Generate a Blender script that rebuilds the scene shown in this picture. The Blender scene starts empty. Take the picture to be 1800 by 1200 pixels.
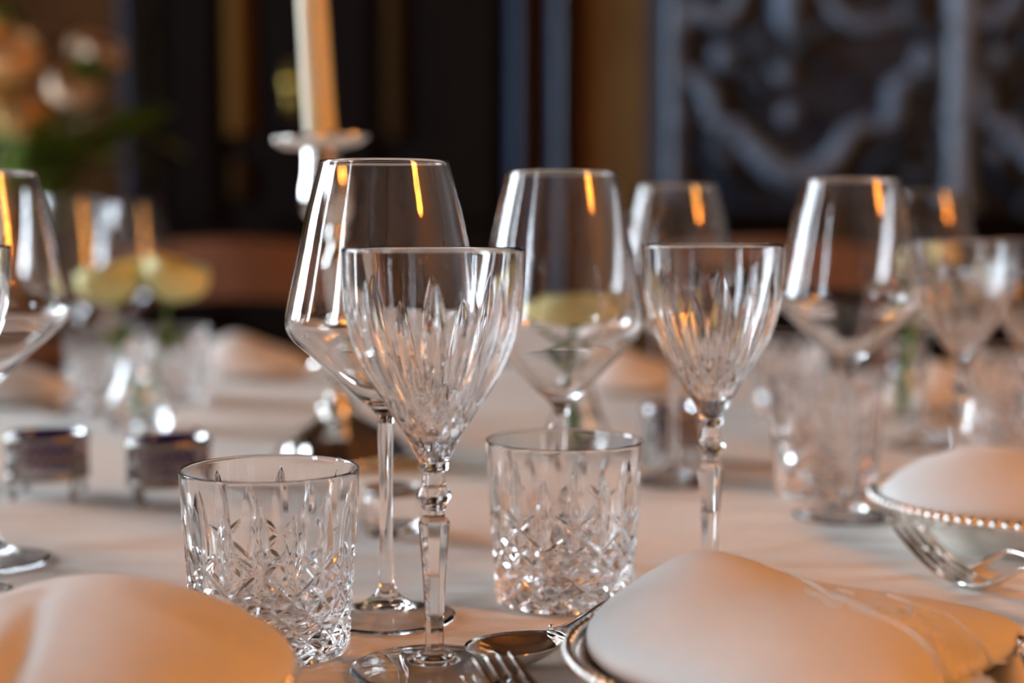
import bpy, math, random
import numpy as np
from mathutils import Vector, Matrix, Euler

random.seed(7)
S = bpy.context.scene
C = S.collection
PI = math.pi
R = math.radians

# ------------------------------------------------------------------ camera
F = 2600.0                      # focal length in pixels of the 1800x1200 frame
PITCH = math.atan((600 - 405) / F)
TZ = 0.75                       # table top height
CZ = TZ + 0.19
cam_d = bpy.data.cameras.new('camera')
cam_d.sensor_width = 36.0
cam_d.lens = F / 1800 * 36.0
cam_d.clip_start = 0.02
cam_d.dof.use_dof = True
cam_d.dof.focus_distance = 0.672
cam_d.dof.aperture_fstop = 3.3
cam = bpy.data.objects.new('camera', cam_d)
cam.location = (0, 0, CZ)
cam.rotation_euler = (PI / 2 - PITCH, 0, 0)
C.objects.link(cam)
S.camera = cam

# ------------------------------------------------------------------ colour management
S.view_settings.view_transform = 'Standard'
S.view_settings.look = 'None'
S.view_settings.gamma = 1
S.view_settings.use_curve_mapping = False
S.view_settings.exposure = 0.36

# ------------------------------------------------------------------ cycles light paths
cy = S.cycles
cy.max_bounces = 18
cy.transmission_bounces = 16
cy.glossy_bounces = 8
cy.diffuse_bounces = 3
cy.transparent_max_bounces = 16
cy.caustics_reflective = True
cy.caustics_refractive = True
cy.blur_glossy = 0.3
cy.sample_clamp_indirect = 25
cy.use_denoising = True

# ------------------------------------------------------------------ world: pale overcast sky
SKY = 20.5
world = bpy.data.worlds.new('overcast_sky')
S.world = world
world.use_nodes = True
bg = world.node_tree.nodes['Background']
bg.inputs['Color'].default_value = (0.80, 0.88, 1.0, 1)
bg.inputs['Strength'].default_value = SKY

# room extents
XL, XR, YF, YB, ZC = -2.6, 2.6, -2.6, 3.9, 3.3
# windows in the left wall: (y0, y1, z0, z1)
WINS = [(-1.50, -0.80, 0.85, 3.05), (0.72, 0.98, 0.95, 2.6), (1.60, 2.90, 0.85, 2.6)]
for (y0, y1, z0, z1) in WINS:   # daylight portals in the window openings
    ld = bpy.data.lights.new('daylight_portal', 'AREA')
    ld.shape = 'RECTANGLE'
    ld.size = y1 - y0
    ld.size_y = z1 - z0
    ld.cycles.is_portal = True
    lo = bpy.data.objects.new('daylight_portal', ld)
    lo.location = (XL - 0.10, (y0 + y1) / 2, (z0 + z1) / 2)
    lo.rotation_euler = Euler((PI / 2, 0, -PI / 2))
    C.objects.link(lo)
LAMP = 23.5                      # radiance of the amber lamp shades


def ray(px, py):
    a, b = (px - 900) / F, -(py - 600) / F
    c, s = math.cos(PITCH), math.sin(PITCH)
    return Vector((a, c + b * s, -s + b * c))


def W(px, py, Y):
    d = ray(px, py)
    t = Y / d.y
    return Vector((d.x * t, Y, CZ + d.z * t))


def T(px, py, z=0.0):
    d = ray(px, py)
    t = (TZ + z - CZ) / d.z
    return Vector((d.x * t, d.y * t, TZ + z))


# ------------------------------------------------------------------ materials
MATS = {}


def mat(name, color=(0.8, 0.8, 0.8), rough=0.5, metal=0.0, trans=0.0, ior=1.5, vary=0.0, vscale=20.0,
        bump=0.0, bscale=200.0, emit=None, estr=0.0, sss=0.0, sheen=0.0, coat=0.0, stretch=None, color2=None, spec=None):
    m = bpy.data.materials.new(name)
    m.use_nodes = True
    nt = m.node_tree
    b = nt.nodes['Principled BSDF']
    b.inputs['Base Color'].default_value = (*color, 1)
    b.inputs['Roughness'].default_value = rough
    b.inputs['Metallic'].default_value = metal
    b.inputs['IOR'].default_value = ior
    b.inputs['Transmission Weight'].default_value = trans
    if spec is not None:
        b.inputs['Specular IOR Level'].default_value = spec
    if coat:
        b.inputs['Coat Weight'].default_value = coat
    if sheen:
        b.inputs['Sheen Weight'].default_value = sheen
    if sss:
        b.inputs['Subsurface Weight'].default_value = sss
        b.inputs['Subsurface Radius'].default_value = (0.01, 0.006, 0.003)
    if emit:
        b.inputs['Emission Color'].default_value = (*emit, 1)
        b.inputs['Emission Strength'].default_value = estr
    tc = None
    if vary or bump or color2:
        tc = nt.nodes.new('ShaderNodeTexCoord')
        mp = nt.nodes.new('ShaderNodeMapping')
        nt.links.new(tc.outputs['Object'], mp.inputs['Vector'])
        if stretch:
            mp.inputs['Scale'].default_value = stretch
    if vary or color2:
        n = nt.nodes.new('ShaderNodeTexNoise')
        n.inputs['Scale'].default_value = vscale
        n.inputs['Detail'].default_value = 5
        nt.links.new(mp.outputs['Vector'], n.inputs['Vector'])
        rp = nt.nodes.new('ShaderNodeValToRGB')
        c2 = color2 or tuple(min(1, c * (1 + vary)) for c in color)
        c1 = color if color2 else tuple(c * (1 - vary) for c in color)
        rp.color_ramp.elements[0].position = 0.3
        rp.color_ramp.elements[1].position = 0.7
        rp.color_ramp.elements[0].color = (*c1, 1)
        rp.color_ramp.elements[1].color = (*c2, 1)
        nt.links.new(n.outputs['Fac'], rp.inputs['Fac'])
        nt.links.new(rp.outputs['Color'], b.inputs['Base Color'])
    if bump:
        n2 = nt.nodes.new('ShaderNodeTexNoise')
        n2.inputs['Scale'].default_value = bscale
        n2.inputs['Detail'].default_value = 3
        nt.links.new(mp.outputs['Vector'], n2.inputs['Vector'])
        bp = nt.nodes.new('ShaderNodeBump')
        bp.inputs['Strength'].default_value = bump
        bp.inputs['Distance'].default_value = 0.002
        nt.links.new(n2.outputs['Fac'], bp.inputs['Height'])
        nt.links.new(bp.outputs['Normal'], b.inputs['Normal'])
    MATS[name] = m
    return m


def mat_pane():
    m = bpy.data.materials.new('window_glass')
    m.use_nodes = True
    nt = m.node_tree
    nt.nodes.remove(nt.nodes['Principled BSDF'])
    out = nt.nodes['Material Output']
    fr = nt.nodes.new('ShaderNodeFresnel')
    tr = nt.nodes.new('ShaderNodeBsdfTransparent')
    tr.inputs['Color'].default_value = (0.94, 0.96, 0.95, 1)
    gl = nt.nodes.new('ShaderNodeBsdfGlossy')
    gl.inputs['Roughness'].default_value = 0.02
    mx = nt.nodes.new('ShaderNodeMixShader')
    nt.links.new(fr.outputs['Fac'], mx.inputs['Fac'])
    nt.links.new(tr.outputs['BSDF'], mx.inputs[1])
    nt.links.new(gl.outputs['BSDF'], mx.inputs[2])
    nt.links.new(mx.outputs['Shader'], out.inputs['Surface'])
    MATS['pane'] = m


mat_pane()
mat('crystal', (1, 1, 1), 0.0, trans=1.0, ior=1.54)
mat('clear', (1, 1, 1), 0.0, trans=1.0, ior=1.5)
mat('cobalt', (0.02, 0.025, 0.45), 0.02, trans=0.8, ior=1.5)
mat('water', (0.95, 1, 0.97), 0.0, trans=1.0, ior=1.33)
mat('cloth', (0.80, 0.76, 0.71), 0.9, vary=0.02, vscale=60, bump=0.25, bscale=900, sheen=0.1, spec=0.1)
def undulate(m, scale, stretch, strength, dist):
    nt = MATS[m].node_tree
    bp = [n for n in nt.nodes if n.type == 'BUMP'][0]
    tc = nt.nodes.new('ShaderNodeTexCoord')
    mp = nt.nodes.new('ShaderNodeMapping')
    mp.inputs['Scale'].default_value = stretch
    mp.inputs['Rotation'].default_value = (0, 0, 0.25)
    nz = nt.nodes.new('ShaderNodeTexNoise')
    nz.inputs['Scale'].default_value = scale
    nz.inputs['Detail'].default_value = 2
    b2 = nt.nodes.new('ShaderNodeBump')
    b2.inputs['Strength'].default_value = strength
    b2.inputs['Distance'].default_value = dist
    nt.links.new(tc.outputs['Object'], mp.inputs['Vector'])
    nt.links.new(mp.outputs['Vector'], nz.inputs['Vector'])
    nt.links.new(nz.outputs['Fac'], b2.inputs['Height'])
    nt.links.new(b2.outputs['Normal'], bp.inputs['Normal'])


undulate('cloth', 9.0, (0.8, 3.2, 1), 0.9, 0.014)
mat('napkin', (0.86, 0.83, 0.80), 0.85, vary=0.015, vscale=80, bump=0.2, bscale=1500, sheen=0.15, spec=0.15)
mat('thread', (0.90, 0.86, 0.80), 0.5, vary=0.03, vscale=400, sheen=0.2)
mat('silver', (0.88, 0.85, 0.80), 0.10, metal=1.0, vary=0.06, vscale=90, bump=0.03, bscale=300)
mat('old_silver', (0.36, 0.33, 0.30), 0.25, metal=1.0, vary=0.35, vscale=350, bump=0.3, bscale=600)
mat('brass', (0.62, 0.46, 0.12), 0.28, metal=1.0, vary=0.1, vscale=60)
mat('wax', (0.90, 0.80, 0.58), 0.45, sss=0.25, vary=0.02, vscale=40)
_b = MATS['wax'].node_tree.nodes['Principled BSDF']
_b.inputs['Subsurface Weight'].default_value = 0.9
_b.inputs['Subsurface Scale'].default_value = 1.0
_b.inputs['Subsurface Radius'].default_value = (0.012, 0.008, 0.004)
mat('wick', (0.05, 0.045, 0.04), 0.9, vary=0.2, vscale=500)
mat('rose', (0.80, 0.68, 0.20), 0.6, sss=0.1, color2=(0.90, 0.82, 0.42), vscale=30)
mat('peach', (0.66, 0.30, 0.09), 0.6, sss=0.1, color2=(0.74, 0.44, 0.18), vscale=22)
mat('blush', (0.66, 0.42, 0.26), 0.6, sss=0.1, color2=(0.76, 0.58, 0.40), vscale=22)
mat('leaf', (0.08, 0.13, 0.015), 0.45, color2=(0.16, 0.22, 0.03), vscale=40)
mat('stem', (0.10, 0.22, 0.03), 0.45, color2=(0.18, 0.30, 0.06), vscale=60)
mat('walnut', (0.16, 0.065, 0.03), 0.35, color2=(0.24, 0.10, 0.05), vscale=14, stretch=(1, 1, 0.15))
mat('oak_dark', (0.085, 0.042, 0.018), 0.5, color2=(0.13, 0.065, 0.026), vscale=9, stretch=(1, 1, 0.12))
mat('post_wood', (0.15, 0.066, 0.020), 0.5, color2=(0.24, 0.11, 0.034), vscale=5, stretch=(1, 1, 0.5), spec=0.2)
mat('stile_lamp_sheen', (0.10, 0.042, 0.007), 0.6, color2=(0.15, 0.066, 0.012), vscale=6, stretch=(1, 1, 0.3), spec=0.08)  # warm lamp's reflection on the dark moulding, put into its colour
mat('stile_faint_sheen', (0.030, 0.013, 0.003), 0.6, color2=(0.045, 0.020, 0.005), vscale=6, stretch=(1, 1, 0.3), spec=0.05)  # fainter stretches of that lamp streak, also put into the colour
mat('ebony', (0.005, 0.003, 0.0025), 0.7, color2=(0.008, 0.0045, 0.0035), vscale=9, stretch=(1, 1, 0.12), spec=0.08)
mat('slate', (0.030, 0.046, 0.086), 0.35, color2=(0.040, 0.062, 0.112), vscale=12)
mat('carved', (0.009, 0.015, 0.027), 0.40, color2=(0.030, 0.046, 0.076), vscale=14, bump=0.5, bscale=40, spec=0.1)
mat('carved_mid', (0.030, 0.042, 0.062), 0.45, color2=(0.065, 0.088, 0.125), vscale=14, spec=0.2)
mat('relief', (0.12, 0.165, 0.25), 0.36, color2=(0.17, 0.23, 0.33), vscale=20)
mat('floor_wood', (0.14, 0.07, 0.03), 0.4, color2=(0.20, 0.10, 0.045), vscale=7, stretch=(0.2, 1, 1))
mat('wall_wood', (0.085, 0.036, 0.010), 0.6, color2=(0.12, 0.052, 0.014), vscale=6, stretch=(1, 1, 0.2), spec=0.15)
mat('plaster', (0.22, 0.15, 0.10), 0.9, vary=0.04, vscale=5, bump=0.1, bscale=60)
mat('frame_paint', (0.55, 0.53, 0.50), 0.5, vary=0.04, vscale=9)
mat('amber_shade', (0.8, 0.5, 0.2), 0.8, emit=(1.0, 0.39, 0.06), estr=LAMP, vary=0.05, vscale=8)
mat('bronze', (0.16, 0.11, 0.06), 0.4, metal=0.8, vary=0.2, vscale=40)
mat('horn', (0.20, 0.10, 0.045), 0.4, vary=0.25, vscale=120)
mat('salt', (0.9, 0.9, 0.92), 0.7, vary=0.04, vscale=900, bump=0.6, bscale=900)


# ------------------------------------------------------------------ mesh helpers
def obj(name, verts, faces, m, parent=None, smooth=True, loc=None):
    me = bpy.data.meshes.new(name)
    me.from_pydata([tuple(map(float, v)) for v in verts], [], [tuple(map(int, f)) for f in faces])
    me.validate()
    me.polygons.foreach_set('use_smooth', [bool(smooth)] * len(me.polygons))
    if m:
        me.materials.append(MATS[m])
    me.update()
    o = bpy.data.objects.new(name, me)
    C.objects.link(o)
    if parent is not None:
        o.parent = parent
    if loc is not None:
        o.location = loc
    return o


def tag(o, label=None, cat=None, group=None, kind=None):
    if label:
        o['label'] = label
    if cat:
        o['category'] = cat
    if group:
        o['group'] = group
    if kind:
        o['kind'] = kind
    return o


def thing(name, label, cat, loc=(0, 0, 0), rotz=0.0, group=None):
    o = bpy.data.objects.new(name, None)
    o.empty_display_size = 0.05
    C.objects.link(o)
    o.location = loc
    o.rotation_euler = (0, 0, rotz)
    return tag(o, label, cat, group)


def copy_tree(o, parent=None):
    kids = list(o.children)
    c = o.copy()
    C.objects.link(c)
    if parent is not None:
        c.parent = parent
    for k in kids:
        copy_tree(k, c)
    return c


class MB:
    """collects simple solids into one vertex/face list"""
    def __init__(self):
        self.v, self.f = [], []

    def add(self, verts, faces):
        n = len(self.v)
        self.v += [tuple(map(float, v)) for v in verts]
        self.f += [tuple(int(i) + n for i in f) for f in faces]
        return self

    def box(self, x0, x1, y0, y1, z0, z1, bev=0.0):
        b = bev
        if b <= 0:
            vs = [(x, y, z) for z in (z0, z1) for y in (y0, y1) for x in (x0, x1)]
            fs = [(0, 2, 3, 1), (4, 5, 7, 6), (0, 1, 5, 4), (2, 6, 7, 3), (0, 4, 6, 2), (1, 3, 7, 5)]
            return self.add(vs, fs)
        # bevelled: rounded rectangle rings stacked
        def ring(i, z):
            return [(x0 + i + b, y0 + i, z), (x1 - i - b, y0 + i, z), (x1 - i, y0 + i + b, z), (x1 - i, y1 - i - b, z),
                    (x1 - i - b, y1 - i, z), (x0 + i + b, y1 - i, z), (x0 + i, y1 - i - b, z), (x0 + i, y0 + i + b, z)]
        rings = [ring(b, z0), ring(0, z0 + b), ring(0, z1 - b), ring(b, z1)]
        vs = sum(rings, [])
        fs = [tuple(range(7, -1, -1)), tuple(range(24, 32))]
        for k in range(3):
            for i in range(8):
                j = (i + 1) % 8
                fs.append((k * 8 + i, k * 8 + j, k * 8 + 8 + j, k * 8 + 8 + i))
        return self.add(vs, fs)

    def tube(self, pts, rad, seg=10, flat=1.0, cap=True):
        pts = [Vector(p) for p in pts]
        rads = rad if isinstance(rad, (list, tuple)) else [rad] * len(pts)
        up = Vector((0, 0, 1))
        vs, fs = [], []
        for i, p in enumerate(pts):
            t = (pts[min(i + 1, len(pts) - 1)] - pts[max(i - 1, 0)]).normalized()
            a = t.cross(up)
            if a.length < 1e-3:
                a = t.cross(Vector((1, 0, 0)))
            a.normalize()
            b = a.cross(t).normalized()
            for k in range(seg):
                an = 2 * PI * k / seg
                vs.append(p + (a * math.cos(an) + b * math.sin(an) * flat) * rads[i])
        for i in range(len(pts) - 1):
            for k in range(seg):
                k2 = (k + 1) % seg
                fs.append((i * seg + k, i * seg + k2, (i + 1) * seg + k2, (i + 1) * seg + k))
        if cap:
            fs.append(tuple(range(seg - 1, -1, -1)))
            n = (len(pts) - 1) * seg
            fs.append(tuple(range(n, n + seg)))
        return self.add(vs, fs)

    def lathe(self, prof, seg=48, off=(0, 0, 0), sx=1.0, sy=1.0, fn=None, close=False):
        vs, fs = [], []
        n = len(prof)
        ox, oy, oz = off
        for (r, z) in prof:
            for k in range(seg):
                a = 2 * PI * k / seg
                rr = r * (fn(a, r, z) if fn else 1.0)
                vs.append((ox + rr * math.cos(a) * sx, oy + rr * math.sin(a) * sy, oz + z))
        for i in range(n - 1):
            for k in range(seg):
                k2 = (k + 1) % seg
                fs.append((i * seg + k, i * seg + k2, (i + 1) * seg + k2, (i + 1) * seg + k))
        if close:
            fs.append(tuple(range(seg - 1, -1, -1)))
            fs.append(tuple(range((n - 1) * seg, n * seg)))
        return self.add(vs, fs)

    def ball(self, c, r, seg=12, rings=8, sz=1.0):
        prof = [(max(1e-5, r * math.sin(PI * i / rings)), -r * sz * math.cos(PI * i / rings)) for i in range(rings + 1)]
        return self.lathe(prof, seg, c)

    def build(self, name, m, parent=None, smooth=True, loc=None):
        return obj(name, self.v, self.f, m, parent, smooth, loc)


def autosmooth(o, ang=35):
    me = o.data
    try:
        me.set_sharp_from_angle(angle=R(ang))
    except Exception:
        pass
    return o


def spline(pts, n):
    """Catmull-Rom through pts, about n samples spread by length"""
    P = np.array(pts, float)
    d = np.r_[0, np.cumsum(np.maximum(1e-9, np.sqrt(((P[1:] - P[:-1]) ** 2).sum(1))))]
    t = np.linspace(0, d[-1], n)
    E = np.vstack([2 * P[0] - P[1], P, 2 * P[-1] - P[-2]])
    De = np.r_[-(d[1]), d, 2 * d[-1] - d[-2]]
    out = []
    for x in t:
        i = min(max(np.searchsorted(d, x, 'right') - 1, 0), len(P) - 2)
        h = d[i + 1] - d[i]
        u = (x - d[i]) / h
        m0 = (E[i + 2] - E[i]) / (De[i + 2] - De[i]) * h
        m1 = (E[i + 3] - E[i + 1]) / (De[i + 3] - De[i + 1]) * h
        out.append((2 * u**3 - 3 * u**2 + 1) * P[i] + (u**3 - 2 * u**2 + u) * m0 + (-2 * u**3 + 3 * u**2) * P[i + 1] + (u**3 - u**2) * m1)
    return np.array(out)


def grid_lathe(name, prof, seg, m, parent=None, cut=None, ncut=0, phase=0.0, flip=False):
    """fine surface of revolution (metres); cut(theta, r, z) gives the groove depth on the first ncut rows.
    A last radius of 0 closes with a fan."""
    prof = np.array(prof, float)
    pole = prof[-1, 0] < 1e-7
    rows = prof[:-1] if pole else prof
    th = np.arange(seg) / seg * 2 * PI + phase
    Rr = np.repeat(rows[:, :1], seg, 1)
    Zz = np.repeat(rows[:, 1:2], seg, 1)
    TH = np.repeat(th[None, :], len(rows), 0)
    if cut is not None:
        dep = cut(TH[:ncut], Rr[:ncut], Zz[:ncut])
        Rr[:ncut] -= dep
    V = np.stack([Rr * np.cos(TH), Rr * np.sin(TH), Zz], -1).reshape(-1, 3)
    i = np.arange(len(rows) - 1)[:, None] * seg
    k = np.arange(seg)[None, :]
    k2 = (k + 1) % seg
    Fq = np.stack([i + k, i + k2, i + seg + k2, i + seg + k], -1).reshape(-1, 4)
    nv = len(V)
    if flip:
        Fq = Fq[:, ::-1]
    loops = Fq.reshape(-1)
    counts = np.full(len(Fq), 4)
    if pole:
        V = np.vstack([V, [0, 0, prof[-1, 1]]])
        b = (len(rows) - 1) * seg
        kk = np.arange(seg)
        tri = np.stack([b + kk, b + (kk + 1) % seg, np.full(seg, nv)], -1)
        if flip:
            tri = tri[:, ::-1]
        loops = np.r_[loops, tri.reshape(-1)]
        counts = np.r_[counts, np.full(seg, 3)]
    me = bpy.data.meshes.new(name)
    me.vertices.add(len(V))
    me.vertices.foreach_set('co', V.reshape(-1).astype(np.float32))
    me.loops.add(len(loops))
    me.loops.foreach_set('vertex_index', loops.astype(np.int32))
    me.polygons.add(len(counts))
    starts = np.r_[0, np.cumsum(counts)[:-1]]
    me.polygons.foreach_set('loop_start', starts.astype(np.int32))
    me.polygons.foreach_set('loop_total', counts.astype(np.int32))
    me.polygons.foreach_set('use_smooth', np.ones(len(counts), bool))
    me.materials.append(MATS[m])
    me.update(calc_edges=True)
    o = bpy.data.objects.new(name, me)
    C.objects.link(o)
    if parent is not None:
        o.parent = parent
    return o


# ================================================================== the room
def struct(name, mb, m, smooth=False):
    return tag(mb.build(name, m, None, smooth), kind='structure')


TH = 0.2
fl = struct('floor', MB().box(XL, XR, YF, YB, -0.1, 0.0), 'floor_wood')
pm = None
for i in range(26):                                    # floorboards
    x0 = XL + i * 0.2
    b = MB().box(x0 + 0.002, x0 + 0.198, YF, YB, 0.0005, 0.006, 0.002)
    b.build('floorboard', 'floor_wood', fl, False)
cl = struct('ceiling', MB().box(XL, XR, YF, YB, ZC, ZC + 0.1), 'oak_dark')
for i in range(6):
    MB().box(XL + 0.01, XR - 0.01, YF + 0.5 + i * 1.05, YF + 0.66 + i * 1.05, ZC - 0.14, ZC - 0.001, 0.01).build('beam', 'oak_dark', cl, False)
struct('wall_back', MB().box(XL, XR, YB, YB + TH, 0, ZC), 'wall_wood')
struct('wall_front', MB().box(XL, XR, YF - TH, YF, 0, ZC), 'plaster')
struct('wall_right', MB().box(XR, XR + TH, YF, YB, 0, ZC), 'plaster')
wl = MB()
ys = YF
for (y0, y1, z0, z1) in WINS:
    wl.box(XL - TH, XL, ys, y0, 0, ZC)
    wl.box(XL - TH, XL, y0, y1, 0, z0)
    wl.box(XL - TH, XL, y0, y1, z1, ZC)
    ys = y1
wl.box(XL - TH, XL, ys, YB, 0, ZC)
struct('wall_left', wl, 'plaster')
for n, (y0, y1, z0, z1) in enumerate(WINS):
    fr = MB()
    w = 0.05
    xa, xb = XL - 0.13, XL - 0.06
    fr.box(xa, xb, y0, y0 + w, z0, z1).box(xa, xb, y1 - w, y1, z0, z1)
    fr.box(xa, xb, y0 + w, y1 - w, z0, z0 + w).box(xa, xb, y0 + w, y1 - w, z1 - w, z1)
    wo = struct('window_%d' % (n + 1), fr, 'frame_paint')
    ym = (y0 + y1) / 2
    MB().box(xa + 0.01, xb - 0.01, ym - 0.015, ym + 0.015, z0 + w, z1 - w).build('mullion', 'frame_paint', wo, False)
    zt = z0 + (z1 - z0) * 0.68
    for (a, c) in ((y0 + w, ym - 0.015), (ym + 0.015, y1 - w)):
        MB().box(xa + 0.01, xb - 0.01, a, c, zt - 0.012, zt + 0.012).build('glazing_bar', 'frame_paint', wo, False)
        MB().box(XL - 0.098, XL - 0.094, a, c, z0 + w, zt - 0.012).build('pane', 'pane', wo, False)
        MB().box(XL - 0.098, XL - 0.094, a, c, zt + 0.012, z1 - w).build('pane', 'pane', wo, False)
    MB().box(XL - 0.19, XL + 0.08, y0 - 0.04, y1 + 0.04, z0 - 0.04, z0).build('window_sill', 'frame_paint', wo, False)

# ------------------------------------------------------------------ the back wall: door recess, jambs, post
DB = YB - 0.03


def xw(px, D):
    return (px - 900) * D / F


def strip(name, px0, px1, D, m, z0=0.0, z1=ZC, depth=0.06, rounded=True, parent=None, struct_=True):
    x0, x1 = xw(px0, D), xw(px1, D)
    mb = MB()
    if rounded:
        n = 10
        vs, fs = [], []
        for z in (z0, z1):
            for k in range(n + 1):
                a = PI * k / n
                vs.append(((x0 + x1) / 2 - math.cos(a) * (x1 - x0) / 2, D + depth - math.sin(a) * depth, z))
        for k in range(n):
            fs.append((k, k + 1, n + 2 + k, n + 1 + k))
        fs.append(tuple(range(n + 1)))
        fs.append(tuple(range(2 * n + 1, n, -1)))
        fs.append((n, 0, n + 1, 2 * n + 1))
        mb.add(vs, fs)
    else:
        mb.box(x0, x1, D, D + depth, z0, z1, 0.006)
    o = mb.build(name, m, parent, rounded)
    if struct_ and parent is None:
        tag(o, kind='structure')
    return autosmooth(o, 40)


strip('trim_1', 208, 250, YB - 0.12, 'slate', depth=0.12)
strip('trim_2', 254, 285, YB - 0.08, 'slate', depth=0.08)
dr = tag(MB().box(xw(285, DB), xw(895, DB), DB - 0.03, DB + 0.02, 0, ZC, 0.004).build('door_1', 'ebony', None, False), kind='structure')
Dd = DB - 0.075
strip('stile', 398, 446, Dd, 'stile_lamp_sheen', z0=W(0, 235, Dd).z, z1=ZC - 0.02, depth=0.045, parent=dr)  # bright length of the painted lamp streak
strip('stile', 402, 440, Dd, 'stile_faint_sheen', z0=W(0, 345, Dd).z, z1=W(0, 280, Dd).z, depth=0.045, parent=dr)  # streak's faint lower end, painted the same way
strip('stile', 676, 716, Dd, 'stile_faint_sheen', z0=W(0, 240, Dd).z, z1=ZC - 0.02, depth=0.045, parent=dr)  # second, dimmer streak painted on its moulding
for (pa, pb) in ((300, 385), (460, 660), (730, 880)):
    MB().box(xw(pa, Dd), xw(pb, Dd), Dd + 0.02, Dd + 0.046, 0.95, 2.5, 0.015).build('door_panel', 'ebony', dr, False)
    MB().box(xw(pa, Dd), xw(pb, Dd), Dd + 0.02, Dd + 0.046, 0.15, 0.8, 0.015).build('door_panel', 'ebony', dr, False)
p = W(515, 155, Dd)
hd = MB()
hd.box(p.x - 0.02, p.x + 0.02, Dd + 0.015, Dd + 0.045, p.z - 0.07, p.z + 0.07, 0.005)
hd.ball((p.x, Dd - 0.01, p.z + 0.01), 0.028, 14, 10)
hd.tube([(p.x, Dd + 0.03, p.z + 0.01), (p.x, Dd - 0.01, p.z + 0.01)], 0.011, 10)
hd.build('door_handle', 'brass', dr)
strip('trim_3', 893, 927, YB - 0.12, 'slate', depth=0.12)
strip('trim_4', 962, 1002, YB - 0.12, 'slate', depth=0.12)
strip('trim_5', 1020, 1165, YB - 0.06, 'post_wood', depth=0.06, rounded=False)

# ------------------------------------------------------------------ carved dark cabinet
CD = 3.55
cab = thing('carved_cabinet', 'tall dark carved cabinet with garland relief panel and blue-grey columns', 'cabinet',
            (0, 0, 0))
cz = lambda py: W(0, py, CD).z
cx = lambda px: xw(px, CD)
MB().box(cx(1150), cx(2450), CD + 0.02, YB - 0.01, 0.0, cz(372), 0.006).build('lower_body', 'ebony', cab, False)
MB().box(cx(1155), cx(2440), CD + 0.03, YB - 0.01, cz(372), 2.35, 0.006).build('upper_body', 'carved', cab, False)
MB().box(cx(1140), cx(2460), CD - 0.03, CD + 0.05, cz(400), cz(376), 0.008).build('ledge', 'ebony', cab, False)
MB().box(cx(1135), cx(2465), CD - 0.05, YB - 0.01, 2.35, 2.43, 0.015).build('cornice', 'carved', cab, False)
for (pa, pb) in ((1160, 1215), (1650, 1722), (2090, 2160)):
    mb = MB()
    xm, rr = (cx(pa) + cx(pb)) / 2, (cx(pb) - cx(pa)) / 2
    mb.lathe([(rr * 1.05, cz(372)), (rr * 1.05, cz(350)), (rr * 0.8, cz(335)), (rr * 0.72, cz(250)), (rr * 0.85, cz(100)), (rr * 0.7, cz(-150)), (rr * 1.0, 2.3), (rr, 2.345)],
             24, (xm, CD + 0.03, 0), close=True)
    autosmooth(mb.build('column', 'slate' if pa < 1600 else 'relief', cab), 40)


def relief_at(pts, rad, name='garland', m='relief', flat=0.7):
    P = spline([(cx(a), CD + 0.02, cz(b)) for a, b in pts], 36)
    n = len(P)
    rs = [(rad * (0.55 + 0.45 * math.sin(PI * i / (n - 1))) * (1 + 0.18 * math.sin(i * 1.9))) for i in range(n)]
    MB().tube(P, rs, 10).build(name, m, cab)


def carved_set(dx):
    relief_at([(1255 + dx, 215), (1290 + dx, 225), (1330 + dx, 265), (1375 + dx, 300), (1420 + dx, 305), (1465 + dx, 280), (1490 + dx, 235), (1530 + dx, 215)], 0.034)
    relief_at([(1200 + dx, 120), (1235 + dx, 150), (1250 + dx, 190), (1245 + dx, 215)], 0.026)
    relief_at([(1600 + dx, 130), (1570 + dx, 160), (1570 + dx, 205), (1535 + dx, 225)], 0.030)
    relief_at([(1180 + dx, 60), (1220 + dx, 20), (1275 + dx, 30), (1300 + dx, -20)], 0.028)
    relief_at([(1440 + dx, -20), (1480 + dx, 30), (1540 + dx, 40), (1600 + dx, 20)], 0.022)
    relief_at([(1215 + dx, 260), (1260 + dx, 285), (1280 + dx, 320), (1330 + dx, 345)], 0.022, 'leaf_scroll', 'carved')
    relief_at([(1600 + dx, 250), (1550 + dx, 280), (1520 + dx, 325), (1470 + dx, 345)], 0.022, 'leaf_scroll', 'carved')
    relief_at([(1390 + dx, -40), (1380 + dx, 10), (1385 + dx, 60)], 0.038)
    for (px, py, r) in ((1268, 100, 0.030), (1375, 125, 0.030), (1622, 105, 0.034), (1190, 205, 0.028), (1270, 272, 0.028), (1450, 110, 0.02), (1385, 200, 0.026), (1440, 215, 0.018), (1330, 170, 0.018), (1500, 150, 0.018)):
        mb = MB()
        cpt = (cx(px + dx), CD + 0.02, cz(py))
        for k in range(6):
            a = k * PI / 3
            mb.ball((cpt[0] + math.cos(a) * r * 0.62, cpt[1], cpt[2] + math.sin(a) * r * 0.62), r * 0.45, 8, 6)
        mb.ball((cpt[0], cpt[1] - 0.01, cpt[2]), r * 0.5, 10, 8)
        mb.build('rosette', 'relief' if r > 0.025 else 'carved', cab)


_rc = random.Random(11)
for k in range(46):
    px, py = _rc.uniform(1190, 2060), _rc.uniform(-40, 350)
    a, L = _rc.uniform(0, 6.28), _rc.uniform(24, 60)
    bend = _rc.uniform(-0.9, 0.9)
    relief_at([(px, py), (px + L * math.cos(a), py + L * math.sin(a)), (px + L * (math.cos(a) + math.cos(a + bend)), py + L * (math.sin(a) + math.sin(a + bend)))],
              _rc.uniform(0.012, 0.024), 'leaf_scroll', 'carved_mid')
carved_set(0)
carved_set(480)

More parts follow.
